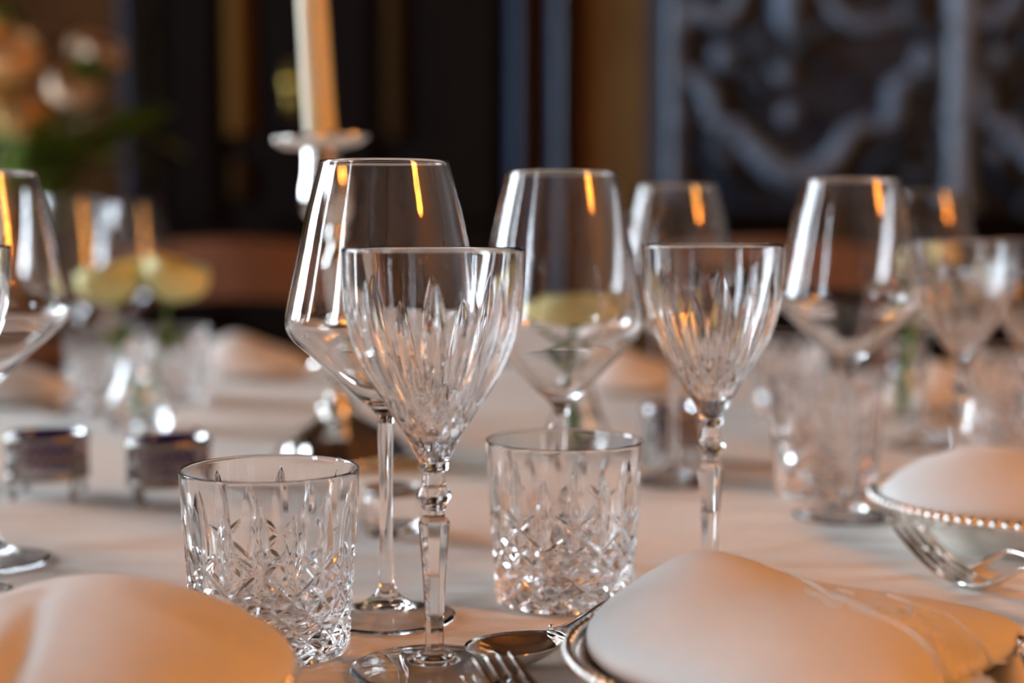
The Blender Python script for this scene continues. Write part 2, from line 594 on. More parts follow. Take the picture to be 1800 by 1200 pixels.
# ================================================================== the table
TC = (0.0, 1.2)
TR = 0.92
tb = thing('dining_table', 'large round dining table hidden under a white cloth', 'table', (TC[0], TC[1], 0))
MB().lathe([(1e-4, TZ - 0.045), (TR - 0.02, TZ - 0.045), (TR - 0.012, TZ - 0.035), (TR - 0.012, TZ - 0.012), (TR - 0.02, TZ - 0.006), (1e-4, TZ - 0.006)], 64).build('tabletop', 'walnut', tb)
for a in range(4):
    an = PI / 4 + a * PI / 2
    MB().lathe([(0.03, 0.006), (0.025, 0.05), (0.04, 0.3), (0.03, 0.5), (0.045, 0.62), (0.045, TZ - 0.045)], 14, (math.cos(an) * 0.55, math.sin(an) * 0.55, 0), close=True).build('leg', 'walnut', tb)

# tablecloth: polar grid, tiny ripples only downwards, skirt with folds
vs, fs = [], []
nr, ns = 150, 288
rng = np.random.RandomState(3)
waves = [(rng.uniform(4, 16), rng.uniform(-0.5, 0.5), rng.uniform(0, 6.28), rng.uniform(0.4, 1)) for _ in range(9)]


def ripple(x, y):
    h = 0
    for (k, a, ph, am) in waves:
        h += am * math.sin(k * 2.2 * (y * math.cos(a) + x * math.sin(a)) + ph + 1.1 * math.sin(3.1 * x + ph))
    return -0.0007 * (1 + h / 3.0)


skirt = 18
for i in range(nr + skirt):
    for k in range(ns):
        a = 2 * PI * k / ns
        if i < nr:
            r = (TR + 0.004) * (i + 0.02) / (nr - 1)
            x, y = r * math.cos(a), r * math.sin(a)
            z = TZ + (min(0, ripple(x, y + 1.2)) if r < TR - 0.03 else -0.0003)
            z -= 0.0
        else:
            t = (i - nr + 1) / skirt
            fold = 0.035 * t * math.sin(a * 22 + math.sin(a * 5)) + 0.03 * t
            r = TR + 0.006 + 0.012 * min(1, t * 6) + fold
            x, y = r * math.cos(a), r * math.sin(a)
            z = TZ - 0.002 - 0.33 * t - (0.008 if t > 0.02 else 0)
        vs.append((x, y, z))
for i in range(nr + skirt - 1):
    for k in range(ns):
        k2 = (k + 1) % ns
        fs.append((i * ns + k, i * ns + k2, (i + 1) * ns + k2, (i + 1) * ns + k))
fs.append(tuple(range(ns - 1, -1, -1)))
tcl = obj('tablecloth', vs, fs, 'cloth', None, True, (TC[0], TC[1], 0))
tag(tcl, 'white cotton tablecloth spread over the round dining table', 'tablecloth')


# ================================================================== glassware
def wrap(a, period):
    return (a + period / 2) % period - period / 2


def lens_cut(TH, Rr, Z, n, off, z0, z1, w, d, sharp=0.5):
    s = wrap(TH - off, 2 * PI / n) * Rr
    t = np.clip((Z - z0) / (z1 - z0), 0, 1)
    ww = w * np.sin(PI * t) ** 0.75 + 1e-9
    q = np.clip(1 - np.abs(s) / ww, 0, 1)
    prof = sharp * q + (1 - sharp) * (1 - (1 - q) ** 2)
    return d * prof * (ww / w)


def diag_cut(TH, Rr, Z, n, off, slope, zref, w, d, zlo, zhi):
    """V groove family running diagonally; slope in radians per metre"""
    c = 1 / np.sqrt(1 + (slope * Rr) ** 2)
    s = wrap(TH - off - slope * (Z - zref), 2 * PI / n) * Rr * c
    fade = np.clip((Z - zlo) / 0.003, 0, 1) * np.clip((zhi - Z) / 0.004, 0, 1)
    ww = w * np.sqrt(fade) + 1e-9
    q = np.clip(1 - np.abs(s) / ww, 0, 1)
    return d * q * np.sqrt(fade)


mm = 0.001


def mmprof(pts):
    return [(r * mm, z * mm) for r, z in pts]


def make_wine(label):
    t = thing('wine_glass', label, 'wine glass', group='angular wine glasses')
    outer = [(3.9, 96), (4.3, 99), (6.0, 102), (9.5, 105.2), (14, 109), (26.5, 121), (38, 131.5), (43.2, 136.5), (46.0, 141), (46.8, 146), (46.0, 152), (43.3, 165), (40.0, 181), (36.2, 199), (31.0, 219), (30.2, 222)]
    th = 0.95
    inner = [(29.4, 222.0), (29.6, 221.4), (35.2, 199), (39.0, 181), (42.3, 165), (45.0, 152), (45.7, 146), (44.9, 141.6), (42.2, 137.5), (37, 132.7), (25.5, 122.3), (13, 111), (7, 107.2), (3, 106)]
    o = spline(outer, 90)
    i = spline(inner, 80)
    WS = np.array([1.028, 1.005])
    prof = np.vstack([o, [[29.9, 222.35], [29.6, 222.3]], i, [[0, 105.9]]]) * mm * WS
    grid_lathe('bowl', prof, 112, 'clear', t)
    stem = spline([(4.2, 18), (3.6, 24), (3.25, 36), (3.2, 55), (3.4, 75), (3.7, 88), (3.9, 96)], 40) * mm * WS
    grid_lathe('stem', stem, 40, 'clear', t)
    top = spline([(35.0, 1.6), (33, 2.2), (24, 4.1), (14, 6.9), (8, 10.6), (5.0, 14.5), (4.05, 18)], 50)
    prof = np.vstack([[[0, 6.5]], spline([(2.5, 6.4), (6, 5.9), (12, 4.3), (22, 1.9), (30, 0.5), (33, 0.05), (34.6, 0.3), (35.1, 1.0)], 34), top]) * mm * np.array([0.97, 1.005])
    grid_lathe('foot', prof[::-1], 112, 'clear', t, flip=True)
    return t


def goblet_cut(TH, Rr, Z):
    st = 2 * PI / 16
    d = lens_cut(TH, Rr, Z, 8, 0, 0.108, 0.170, 0.0056, 0.0014)
    d = np.maximum(d, lens_cut(TH, Rr, Z, 8, st, 0.112, 0.158, 0.0050, 0.0013))
    sl = st / 0.011
    up = 0.124 + 0.005 * np.cos(8 * TH)
    d = np.maximum(d, diag_cut(TH, Rr, Z, 16, 0, sl, 0.1, 0.0015, 0.0007, 0.0955, up))
    d = np.maximum(d, diag_cut(TH, Rr, Z, 16, 0, -sl, 0.1, 0.0015, 0.0007, 0.0955, up))
    return d


def make_goblet(label):
    t = thing('crystal_goblet', label, 'goblet', group='cut crystal goblets')
    outer = [(6.6, 92), (8.2, 95), (13, 104), (21.3, 116), (29.5, 129), (35.0, 141), (38.0, 152), (39.5, 166), (40.0, 182)]
    inner = [(38.3, 182), (37.4, 166), (35.5, 152), (32.2, 141), (26.5, 129.5), (18, 117), (10.5, 107.5), (5, 103.2)]
    o = spline(outer, 190)
    i = spline(inner, 60)
    GS = np.array([0.975, 1.0])
    prof = np.vstack([o, [[39.7, 182.6], [39.0, 182.8], [38.5, 182.5]], i, [[0, 102]]]) * mm * GS
    grid_lathe('bowl', prof, 512, 'crystal', t, goblet_cut, 188)
    kn = [(5.0, 68.0), (4.9, 71), (5.6, 72), (5.6, 73.2), (7.9, 76.5), (8.0, 77.6), (5.6, 81), (5.2, 84.5), (4.7, 86), (4.7, 87.4), (6.2, 88.2), (6.9, 89.6), (6.6, 92)]
    ks = []
    for a, b in zip(kn[:-1], kn[1:]):
        for q in (0, 0.5):
            ks.append((a[0] + (b[0] - a[0]) * q, a[1] + (b[1] - a[1]) * q))
    ks.append(kn[-1])
    k = grid_lathe('knop', np.array(ks) * mm * GS, 48, 'crystal', t)
    autosmooth(k, 30)
    sp = [(4.6, 8.2), (4.3, 12), (4.4, 20), (5.4, 42), (7.0, 60), (7.5, 65.2), (6.8, 66.4), (5.0, 68.0)]
    s = grid_lathe('stem', np.array(sp) * mm * GS, 8, 'crystal', t, phase=PI / 8)
    s.data.polygons.foreach_set('use_smooth', [False] * len(s.data.polygons))
    ft = [(4.6, 8.2), (8.5, 8.0), (9.6, 7.2), (9.8, 6.2), (11.5, 5.6), (20, 4.9), (30, 3.6), (36.4, 2.4), (37.6, 1.6), (37.4, 0.7), (36.2, 0.05), (33, 0.5), (24, 1.9), (14, 3.0), (6, 3.4), (0, 3.5)]
    f = grid_lathe('foot', np.vstack([np.array(ft[:4]), spline(ft[4:11], 40), np.array(ft[11:])]) * mm * GS, 96, 'crystal', t, flip=True)
    autosmooth(f, 35)
    return t


def tumbler_cut(TH, Rr, Z):
    st = 2 * PI / 16
    d = lens_cut(TH, Rr, Z, 8, 0, 0.030, 0.0775, 0.0042, 0.0019)
    d = np.maximum(d, lens_cut(TH, Rr, Z, 8, st, 0.034, 0.069, 0.0042, 0.0019))
    sl = st / 0.0125
    for sg in (sl, -sl):
        d = np.maximum(d, diag_cut(TH, Rr, Z, 16, 0, sg, 0.03, 0.0029, 0.0019, 0.004, 0.0365 + 0 * Z))
        d = np.maximum(d, diag_cut(TH, Rr, Z, 8, 0, sg, 0.0425, 0.0022, 0.0015, 0.030, 0.051 + 0 * Z))
    return d


def make_tumbler(label):
    t = thing('cut_tumbler', label, 'tumbler', group='cut crystal tumblers')
    o = spline([(36.0, 3.0), (36.6, 12), (37.8, 30), (39.3, 52), (41.0, 83.0)], 200)
    i = spline([(39.7, 83.0), (38.2, 68), (35.9, 50), (33.4, 30), (32.4, 20), (29.5, 15.8), (22, 14.2), (6, 13.6)], 60)
    prof = np.vstack([o, [[40.85, 83.35], [40.35, 83.6], [39.85, 83.35]], i, [[0, 13.5]]]) * mm * np.array([0.985, 1])
    grid_lathe('body', prof, 560, 'crystal', t, tumbler_cut, 198)

    def star(TH, Rr, Z):
        return np.zeros_like(Rr)
    bt = spline([(36.0, 3.0), (35.2, 0.9), (33.8, 0.05), (31.5, 0.4), (29, 1.4), (20, 2.0), (6, 2.2)], 40)
    b = grid_lathe('base', np.vstack([bt, [[0, 2.3]]]) * mm * np.array([0.985, 1]), 160, 'crystal', t, flip=True)
    n = 160                                             # star cut under the base
    co = np.empty(len(b.data.vertices) * 3, np.float32)
    b.data.vertices.foreach_get('co', co)
    co = co.reshape(-1, 3)
    rr = np.hypot(co[:, 0], co[:, 1])
    aa = np.arctan2(co[:, 1], co[:, 0])
    sel = (rr < 0.0295)
    co[sel, 2] += (0.0022 * np.clip(rr[sel] / 0.028, 0, 1) * (1 - np.abs(wrap(aa[sel], 2 * PI / 16)) / (PI / 16))).astype(np.float32)
    b.data.vertices.foreach_set('co', co.reshape(-1))
    b.data.update()
    return t


def base_at(o, p, rz=0.0):
    o.location = (p.x, p.y, TZ)
    o.rotation_euler = (0, 0, rz)
    return o


def floor_pt(px, D):
    return Vector((xw_t(px, D), D, TZ))


def xw_t(px, D):
    """x at depth D for a thing standing on the cloth whose axis crosses pixel column px"""
    d = ray(px, 600 + F * math.tan(math.atan(0.1 / D) - PITCH))
    return d.x * D / d.y


wine = make_wine('thin wine glass with angular bowl directly behind the sharpest crystal goblet, beside a tumbler')
base_at(wine, T(680, 1085))
WINE = [
    (985, 0.85, 'thin wine glass with a pale rose seen through its bowl'),
    (1185, 1.11, 'wine glass half hidden behind the goblet with chevron cuts above the pointed napkin'),
    (1490, 0.975, 'wine glass in front of the carved cabinet, above a tumbler'),
    (1625, 1.30, 'wine glass far back, overlapped by a goblet before the carved cabinet'),
    (-24, 0.84, 'wine glass with a sparkling foot near the blue-lined salt cellar'),
    (132, 1.54, 'wine glass below the peach bouquet, behind the yellow roses'),
    (240, 1.88, 'faint far wine glass just behind the yellow roses'),
]
for k, (px, D, lab) in enumerate(WINE):
    c = copy_tree(wine)
    base_at(c, floor_pt(px, D), 0.3 * k)
    if k == 0:                                          # this glass has a deeper bowl on a shorter stem
        zr, zj, zf, q = 0.2231, 0.09648, 0.01809, 1.10
        for ch_ in c.children:
            if ch_.name.startswith('bowl'):
                ch_.scale.z, ch_.location.z = q, zr * (1 - q)
            elif ch_.name.startswith('stem'):
                q2 = (zr + (zj - zr) * q - zf) / (zj - zf)
                ch_.scale.z, ch_.location.z = q2, zf * (1 - q2)
    c['label'] = lab
gob = make_goblet('cut crystal goblet with faceted stem in sharp focus beside a silver spoon')
base_at(gob, T(764, 1180), -PI / 2 + R(4))
GOB = [
    (1250, 0.775, 'cut crystal goblet rising behind the pointed embroidered napkin'),
    (1690, 1.08, 'cut crystal goblet in front of the far napkin on the beaded plate'),
    (1806, 1.17, 'blurred cut crystal goblet behind the domed napkin, beyond another goblet'),
    (-114, 0.755, 'cut crystal goblet overlapping the wine glass near the blue-lined salt cellar'),
]
for k, (px, D, lab) in enumerate(GOB):
    c = copy_tree(gob)
    base_at(c, floor_pt(px, D), -PI / 2 + 0.17 * k)
    if k == 0:
        c.scale = (0.96, 0.96, 1.0)
    c['label'] = lab
tum = make_tumbler('cut crystal tumbler overlapped by a folded napkin, between salt cellars and goblet')
base_at(tum, T(478, 1141), -PI / 2 + R(2))
TUM = [
    (992, 0.752, 'cut crystal tumbler behind the silver dessert spoon'),
    (1455, 1.062, 'blurred cut crystal tumbler behind a wine glass foot and the beaded plate with forks'),
    (1385, 1.50, 'blurred cut tumbler behind another tumbler, by the carved cabinet'),
    (1772, 1.335, 'blurred cut tumbler behind the domed napkin on the beaded plate'),
    (175, 1.70, 'blurred cut tumbler behind the bud vase of yellow roses'),
    (305, 1.62, 'blurred cut tumbler behind the golden yellow rose, beside the far napkin'),
]
for k, (px, D, lab) in enumerate(TUM):
    c = copy_tree(tum)
    base_at(c, floor_pt(px, D), -PI / 2 + 0.1 + 0.23 * k)
    c['label'] = lab


# ================================================================== plates, napkins
def make_plate(label, cxy, Rp, nb=96):
    t = thing('silver_plate', label, 'plate', (cxy[0], cxy[1], TZ), group='beaded silver plates')
    q = Rp
    MB().lathe([(1e-4, 0.0012), (q * 0.60, 0.0012), (q * 0.64, 0.0), (q * 0.66, 0.0015), (q * 0.75, 0.008), (q * 0.92, 0.019), (q * 0.985, 0.0235),
                (q, 0.025), (q * 0.985, 0.0258), (q * 0.92, 0.0215), (q * 0.76, 0.0125), (q * 0.66, 0.0072), (q * 0.6, 0.006), (1e-4, 0.006)], 96).build('dish', 'silver', t)
    bead = MB().ball((0, 0, 0), PI * q / nb * 0.98, 8, 6)
    first = None
    for k in range(nb):
        a = 2 * PI * k / nb
        pos = (q * math.cos(a), q * math.sin(a), 0.0262)
        if first is None:
            first = bead.build('bead', 'silver', t, True, pos)
        else:
            c = first.copy()
            C.objects.link(c)
            c.parent = t
            c.location = pos
    return t


make_plate('beaded silver plate under the napkin with embroidery, by the dessert spoon', (0.113, 0.568), 0.091)
make_plate('beaded silver plate under the domed napkin beside two forks', (0.326, 0.899), 0.102)
make_plate('silver plate almost hidden beneath the orange-lit folded napkin beside a tumbler', (-0.180, 0.528), 0.098)


def outline_fn(pts):
    P = np.array(pts, float)
    cen = P.mean(0)
    Q = np.vstack([P[-1:], P, P[:2]])
    n = 144
    out = []
    for i in range(n):
        x = i / n * len(P)
        k = int(x)
        u = x - k
        p0, p1, p2, p3 = Q[k], Q[k + 1], Q[k + 2], Q[(k + 3) if k + 3 < len(Q) else 3]
        # uniform B-spline blend with Catmull-Rom for soft corners
        cr = 0.5 * ((2 * p1) + (-p0 + p2) * u + (2 * p0 - 5 * p1 + 4 * p2 - p3) * u**2 + (-p0 + 3 * p1 - 3 * p2 + p3) * u**3)
        out.append(cr)
    return np.array(out), cen


def napkin(label, pts, topfn, z0, B, m='napkin', n=2.6, folds=None, group=None):
    """puffed folded napkin: closed soft solid. topfn(x, y) is the height of the upper face above the fold line"""
    O, cen = outline_fn(pts)
    N = len(O)
    ss = [1 - (1 - i / 26) ** 2.2 for i in range(27)]       # 0 centre .. 1 edge
    vs, fs = [], []
    zm = z0 + B
    vs.append((cen[0], cen[1], zm + topfn(*cen)))

    def zt(x, y, s):
        h = topfn(x, y) * math.sqrt(max(0.0, 1 - s ** n))
        if folds:
            h += folds(x, y) * max(0, 1 - s ** 6)
        return zm + h
    for s in ss[1:]:
        for q in O:
            x, y = cen + (q - cen) * s
            vs.append((x, y, zt(x, y, s)))
    for s in ss[-2:0:-1]:
        for q in O:
            x, y = cen + (q - cen) * s
            vs.append((x, y, zm - B * math.sqrt(max(0, 1 - s ** 2))))
    vs.append((cen[0], cen[1], zm - B))
    rows = (len(vs) - 2) // N
    for k in range(N):
        fs.append((0, 1 + k, 1 + (k + 1) % N))
    for i in range(rows - 1):
        for k in range(N):
            a, b = 1 + i * N + k, 1 + i * N + (k + 1) % N
            fs.append((a, a + N, b + N, b))
    last = len(vs) - 1
    for k in range(N):
        fs.append((1 + (rows - 1) * N + (k + 1) % N, 1 + (rows - 1) * N + k, last))
    o = obj('napkin', [(v[0] - cen[0], v[1] - cen[1], v[2] - z0) for v in vs], fs, m, None, True, (cen[0], cen[1], z0))
    tag(o, label, 'napkin', group)

    def zsurf(x, y):
        d = np.array([x, y]) - cen
        L = np.hypot(*d)
        if L < 1e-6:
            return zt(x, y, 0)
        an = np.arctan2(O[:, 1] - cen[1], O[:, 0] - cen[0])
        k = np.argmin(np.abs(np.angle(np.exp(1j * (an - np.arctan2(d[1], d[0]))))))
        s = min(1, L / np.hypot(*(O[k] - cen)))
        return zt(x, y, s)
    return o, zsurf, cen


def gauss(x, y, x0, y0, sx, sy, rot=0.0):
    dx, dy = x - x0, y - y0
    c, s = math.cos(rot), math.sin(rot)
    u, v = dx * c + dy * s, -dx * s + dy * c
    return math.exp(-(u / sx) ** 2 - (v / sy) ** 2)


ZP = TZ + 0.007
# right front napkin
def top_r(x, y):
    return 0.014 + 0.0135 * gauss(x, y, 0.076, 0.600, 0.030, 0.035) + 0.0095 * max(0, min(1, (0.24 - x) / 0.14)) + 0.004 * gauss(x, y, 0.14, 0.55, 0.04, 0.02)


def fold_r(x, y):
    return 0.0012 * math.sin(60 * (y - 0.5) + 25 * x) * gauss(x, y, 0.16, 0.60, 0.05, 0.03)


nap_r, zs_r, cen_r = napkin('white folded napkin with raised floral embroidery on a beaded silver plate', [(0.030, 0.592), (0.040, 0.545), (0.085, 0.503), (0.135, 0.503), (0.172, 0.545), (0.208, 0.590), (0.198, 0.614), (0.140, 0.628), (0.085, 0.642), (0.045, 0.628)],
                            top_r, TZ + 0.0085, 0.016, folds=fold_r)
emb = MB()


def stitch(pts, r=0.0006, n=26):
    P = spline(pts, n)
    emb.tube([(x - cen_r[0], y - cen_r[1], zs_r(x, y) - TZ - 0.0085 + 0.0001) for x, y in P], r, 5)


def leafring(x, y, a, L, w, r=0.0005):
    pts = []
    for i in range(13):
        t = i / 12 * 2 * PI
        u, v = L / 2 * (1 - math.cos(t)), w * math.sin(t)
        pts.append((x + u * math.cos(a) - v * math.sin(a), y + u * math.sin(a) + v * math.cos(a)))
    stitch(pts, r, 22)


def ep(px, py):
    q = T(px, py, 0.037)
    return (q.x, q.y)


stitch([ep(1380, 1058), ep(1430, 1076), ep(1470, 1100), ep(1530, 1120), ep(1600, 1130), ep(1680, 1150)], 0.0010, 50)
stitch([ep(1560, 1078), ep(1610, 1088), ep(1670, 1092), ep(1720, 1106), ep(1770, 1108)], 0.0008, 40)
rr_ = random.Random(5)
for k in range(34):
    fx = rr_.uniform(0, 1)
    px = 1430 + 320 * fx
    py = 1074 + 40 * fx + rr_.uniform(0, 46)
    leafring(*ep(px, py), rr_.uniform(0, 6.28), rr_.uniform(0.007, 0.014), rr_.uniform(0.0015, 0.003))
for k in range(9):
    fx = rr_.uniform(0, 1)
    x0, y0 = ep(1450 + 280 * fx, 1080 + 34 * fx + rr_.uniform(0, 34))
    a0 = rr_.uniform(0, 6.28)
    stitch([(x0 + 0.0011 * i * math.cos(a0 + i * 0.75), y0 + 0.0011 * i * math.sin(a0 + i * 0.75)) for i in range(1, 9)], 0.0007, 26)
e = emb.build('embroidery', 'thread', nap_r)
e['label'] = 'raised white floral embroidery'

# left front napkin
def top_l(x, y):
    rd = -0.158 + 0.45 * (0.56 - y)
    return 0.012 + 0.010 * gauss(x, y, -0.160, 0.552, 0.070, 0.05) + 0.012 / (1 + ((x - rd) / 0.050) ** 2) + 0.004 * gauss(x, y, -0.110, 0.55, 0.03, 0.05)


def fold_l(x, y):
    return -0.0030 * gauss(x, y, -0.166, 0.492, 0.0045, 0.035, 0.12) + 0.003 * gauss(x, y, -0.178, 0.490, 0.007, 0.04, 0.2) - 0.003 * gauss(x, y, -0.192, 0.500, 0.005, 0.03, 0.5) + 0.003 * gauss(x, y, -0.13, 0.52, 0.09, 0.010, -0.25) - 0.003 * gauss(x, y, -0.215, 0.53, 0.006, 0.03, 0.5)


napkin('plain white folded napkin with soft creases, overlapping a cut tumbler', [(-0.083, 0.555), (-0.085, 0.505), (-0.120, 0.462), (-0.180, 0.448), (-0.245, 0.465), (-0.275, 0.515), (-0.262, 0.565), (-0.215, 0.592), (-0.160, 0.604), (-0.105, 0.592)],
       top_l, TZ + 0.0085, 0.018, folds=fold_l)


# right back napkin
def top_b(x, y):
    return 0.017 + 0.014 * gauss(x, y, 0.285, 0.91, 0.06, 0.05) + 0.004 * gauss(x, y, 0.26, 0.87, 0.05, 0.03)


napkin('smooth domed white napkin on a beaded silver plate beside two forks', [(0.228, 0.908), (0.240, 0.865), (0.285, 0.835), (0.345, 0.835), (0.395, 0.870), (0.415, 0.920), (0.380, 0.965), (0.320, 0.975), (0.265, 0.960)],
       top_b, TZ + 0.0085, 0.018)

for (px, D, w, d, h, lab) in [
        (435, 1.90, 0.075, 0.05, 0.045, 'blurred folded napkin in front of the far wooden chair, beside the yellow roses'),
        (1105, 1.72, 0.065, 0.05, 0.040, 'blurred orange-lit folded napkin seen between a wine glass and the chevron goblet'),
        (1665, 1.55, 0.075, 0.05, 0.040, 'blurred folded napkin behind the goblet, near the carved cabinet'),
        (20, 1.62, 0.060, 0.05, 0.035, 'blurred folded napkin behind the wine glass below the peach bouquet')]:
    x0 = xw_t(px, D)
    pts = [(x0 + w * math.cos(a) * (1 + 0.08 * math.cos(3 * a)), D + d * math.sin(a)) for a in [i * PI / 5 for i in range(10)]]
    napkin(lab, pts, lambda x, y, x0=x0, D=D, h=h: h * 0.6 + h * 0.4 * gauss(x, y, x0 - 0.02, D, 0.04, 0.05), TZ + 0.0002, 0.014)


# ================================================================== cutlery (local: handle along +x, table at z = 0)
def bowl_mesh(L, Wd, depth, th=0.0011):
    """spoon bowl, tip at -L, shoulder at 0; egg-shaped plan"""
    vs, fs = [], []
    nu, nv = 26, 12

    def pt(a, s, inner):
        c, sn = math.cos(a), math.sin(a)
        x = -L / 2 + L / 2 * c * s
        wy = Wd / 2 * (1 - 0.16 * c)
        y = wy * sn * s
        z = depth * (1 - (1 - s ** 2.2)) + 0.0
        if inner:
            z += th * (1 - 0.3 * s)
        return (x, y, z)
    for inner in (True, False):
        ss = [i / nv for i in range(1, nv + 1)]
        if not inner:
            ss = ss[::-1]
        for s in ss:
            for k in range(nu):
                vs.append(pt(2 * PI * k / nu, s, inner))
    tot = 2 * nv
    for i in range(tot - 1):
        for k in range(nu):
            k2 = (k + 1) % nu
            fs.append((i * nu + k, (i + 1) * nu + k, (i + 1) * nu + k2, i * nu + k2))
    fs.append(tuple(range(nu)))
    fs.append(tuple(range((tot - 1) * nu + nu - 1, (tot - 1) * nu - 1, -1)))
    return vs, fs


def handle_mesh(path, widths, ths):
    """flat bar swept along path (x, z) with ridged upper face"""
    vs, fs = [], []
    n = len(path)
    cs = [(-1, 0), (-0.9, 0.7), (-0.62, 0.8), (-0.5, 0.55), (0, 1.0), (0.5, 0.55), (0.62, 0.8), (0.9, 0.7), (1, 0), (0.8, -0.8), (0, -1), (-0.8, -0.8)]
    for i, (x, z) in enumerate(path):
        a, b = path[max(0, i - 1)], path[min(n - 1, i + 1)]
        tx, tz = b[0] - a[0], b[1] - a[1]
        L = math.hypot(tx, tz)
        nx, nz = -tz / L, tx / L
        for (u, v) in cs:
            vs.append((x + nx * v * ths[i], u * widths[i], z + nz * v * ths[i]))
    m_ = len(cs)
    for i in range(n - 1):
        for k in range(m_):
            k2 = (k + 1) % m_
            fs.append((i * m_ + k, i * m_ + k2, (i + 1) * m_ + k2, (i + 1) * m_ + k))
    fs.append(tuple(range(m_ - 1, -1, -1)))
    fs.append(tuple(range((n - 1) * m_, n * m_)))
    return vs, fs


def make_spoon(label, loc, rz, sc=1.0):
    t = thing('silver_spoon', label, 'spoon', loc, rz, 'silver cutlery')
    L, Wd, dp = 0.054 * sc, 0.037 * sc, 0.0095 * sc
    v, f = bowl_mesh(L, Wd, dp)
    obj('bowl', v, f, 'silver', t)
    path = spline([(-0.006, 0.0098), (0.004, 0.0115), (0.014, 0.0160), (0.028, 0.0215), (0.050, 0.0215), (0.080, 0.0150), (0.110, 0.0070), (0.132, 0.0035)], 36) * sc
    wd = np.interp(np.linspace(0, 1, 36), [0, 0.06, 0.14, 0.3, 0.6, 0.9, 0.97, 1], [0.0095, 0.0085, 0.0048, 0.0036, 0.0048, 0.0088, 0.0075, 0.003]) * sc
    hv, hf = handle_mesh([tuple(p) for p in path], list(wd), [0.0013 * sc] * 36)
    obj('handle', hv, hf, 'silver', t)
    d = MB()
    for s in (-1, 1):
        d.ball((-0.001 * sc, s * 0.0105 * sc, 0.0112 * sc), 0.0014 * sc, 8, 6)
    d.build('shoulder_bead', 'silver', t)
    return t


def make_fork(label, loc, rz, sc=1.0):
    t = thing('silver_fork', label, 'fork', loc, rz, 'silver cutlery')
    for k in range(4):
        y = (k - 1.5) * 0.0056 * sc
        path = spline([(-0.066, 0.0185), (-0.050, 0.0110), (-0.034, 0.0050), (-0.018, 0.0020), (-0.012, 0.0016)], 16) * sc
        P = [(x, y, z) for x, z in path]
        vs, fs = [], []
        for i, (x, yy, z) in enumerate(P):
            hw = (0.0009 + 0.0008 * min(1, i / 6)) * sc
            ht = 0.0008 * sc
            for (u, v) in ((-1, -0.4), (-0.7, -1), (0.7, -1), (1, -0.4), (1, 0.6), (0.8, 1), (-0.8, 1), (-1, 0.6)):
                vs.append((x, yy + u * hw, z + v * ht))
        for i in range(15):
            for q in range(8):
                q2 = (q + 1) % 8
                fs.append((i * 8 + q, i * 8 + q2, i * 8 + 8 + q2, i * 8 + 8 + q))
        fs += [tuple(range(7, -1, -1)), tuple(range(120, 128))]
        autosmooth(obj('tine', vs, fs, 'silver', t), 25)
    # root of the tines
    vs, fs = [], []
    rows = [(-0.014, 0.0100, 0.0017), (-0.006, 0.0102, 0.0014), (0.002, 0.0088, 0.0020), (0.008, 0.0050, 0.0042), (0.012, 0.0034, 0.0062)]
    for (x, w, z) in rows:
        for (u, h) in ((-1, 0.0004), (-0.6, -0.0006), (0, -0.0010), (0.6, -0.0006), (1, 0.0004), (0.6, 0.0010), (0, 0.0007), (-0.6, 0.0010)):
            vs.append((x * sc, u * w * sc, (z + h + 0.0004) * sc))
    for i in range(len(rows) - 1):
        for k in range(8):
            k2 = (k + 1) % 8
            fs.append((i * 8 + k, i * 8 + k2, i * 8 + 8 + k2, i * 8 + 8 + k))
    fs.append(tuple(range(7, -1, -1)))
    fs.append(tuple(range(len(rows) * 8 - 8, len(rows) * 8)))
    obj('tine_root', vs, fs, 'silver', t)
    path = spline([(0.010, 0.0058), (0.020, 0.0120), (0.034, 0.0185), (0.055, 0.0185), (0.085, 0.0120), (0.115, 0.0055), (0.136, 0.0030)], 34) * sc
    wd = np.interp(np.linspace(0, 1, 34), [0, 0.12, 0.3, 0.6, 0.9, 0.97, 1], [0.0040, 0.0034, 0.0034, 0.0046, 0.0085, 0.0072, 0.003]) * sc
    hv, hf = handle_mesh([tuple(p) for p in path], list(wd), [0.0013 * sc] * 34)
    obj('handle', hv, hf, 'silver', t)
    return t


p = T(975, 1152)
make_spoon('silver dessert spoon reflecting orange light, lying below a cut tumbler', (p.x + 0.005, p.y, TZ + 0.0006), R(34), 0.94)
p = T(866, 1158, 0.018)
az = R(-58)
make_fork('silver fork lying beside the spoon and the goblet foot', (p.x + 0.066 * math.cos(az), p.y + 0.066 * math.sin(az), TZ + 0.0004), az)
make_fork('silver fork with upturned tines lying against the beaded plate with domed napkin', (0.2495, 0.772, TZ + 0.0004), R(-71), 1.05)
make_fork('second silver fork half hidden behind another fork by the beaded plate', (0.2545, 0.812, TZ + 0.0004), R(-71), 1.05)


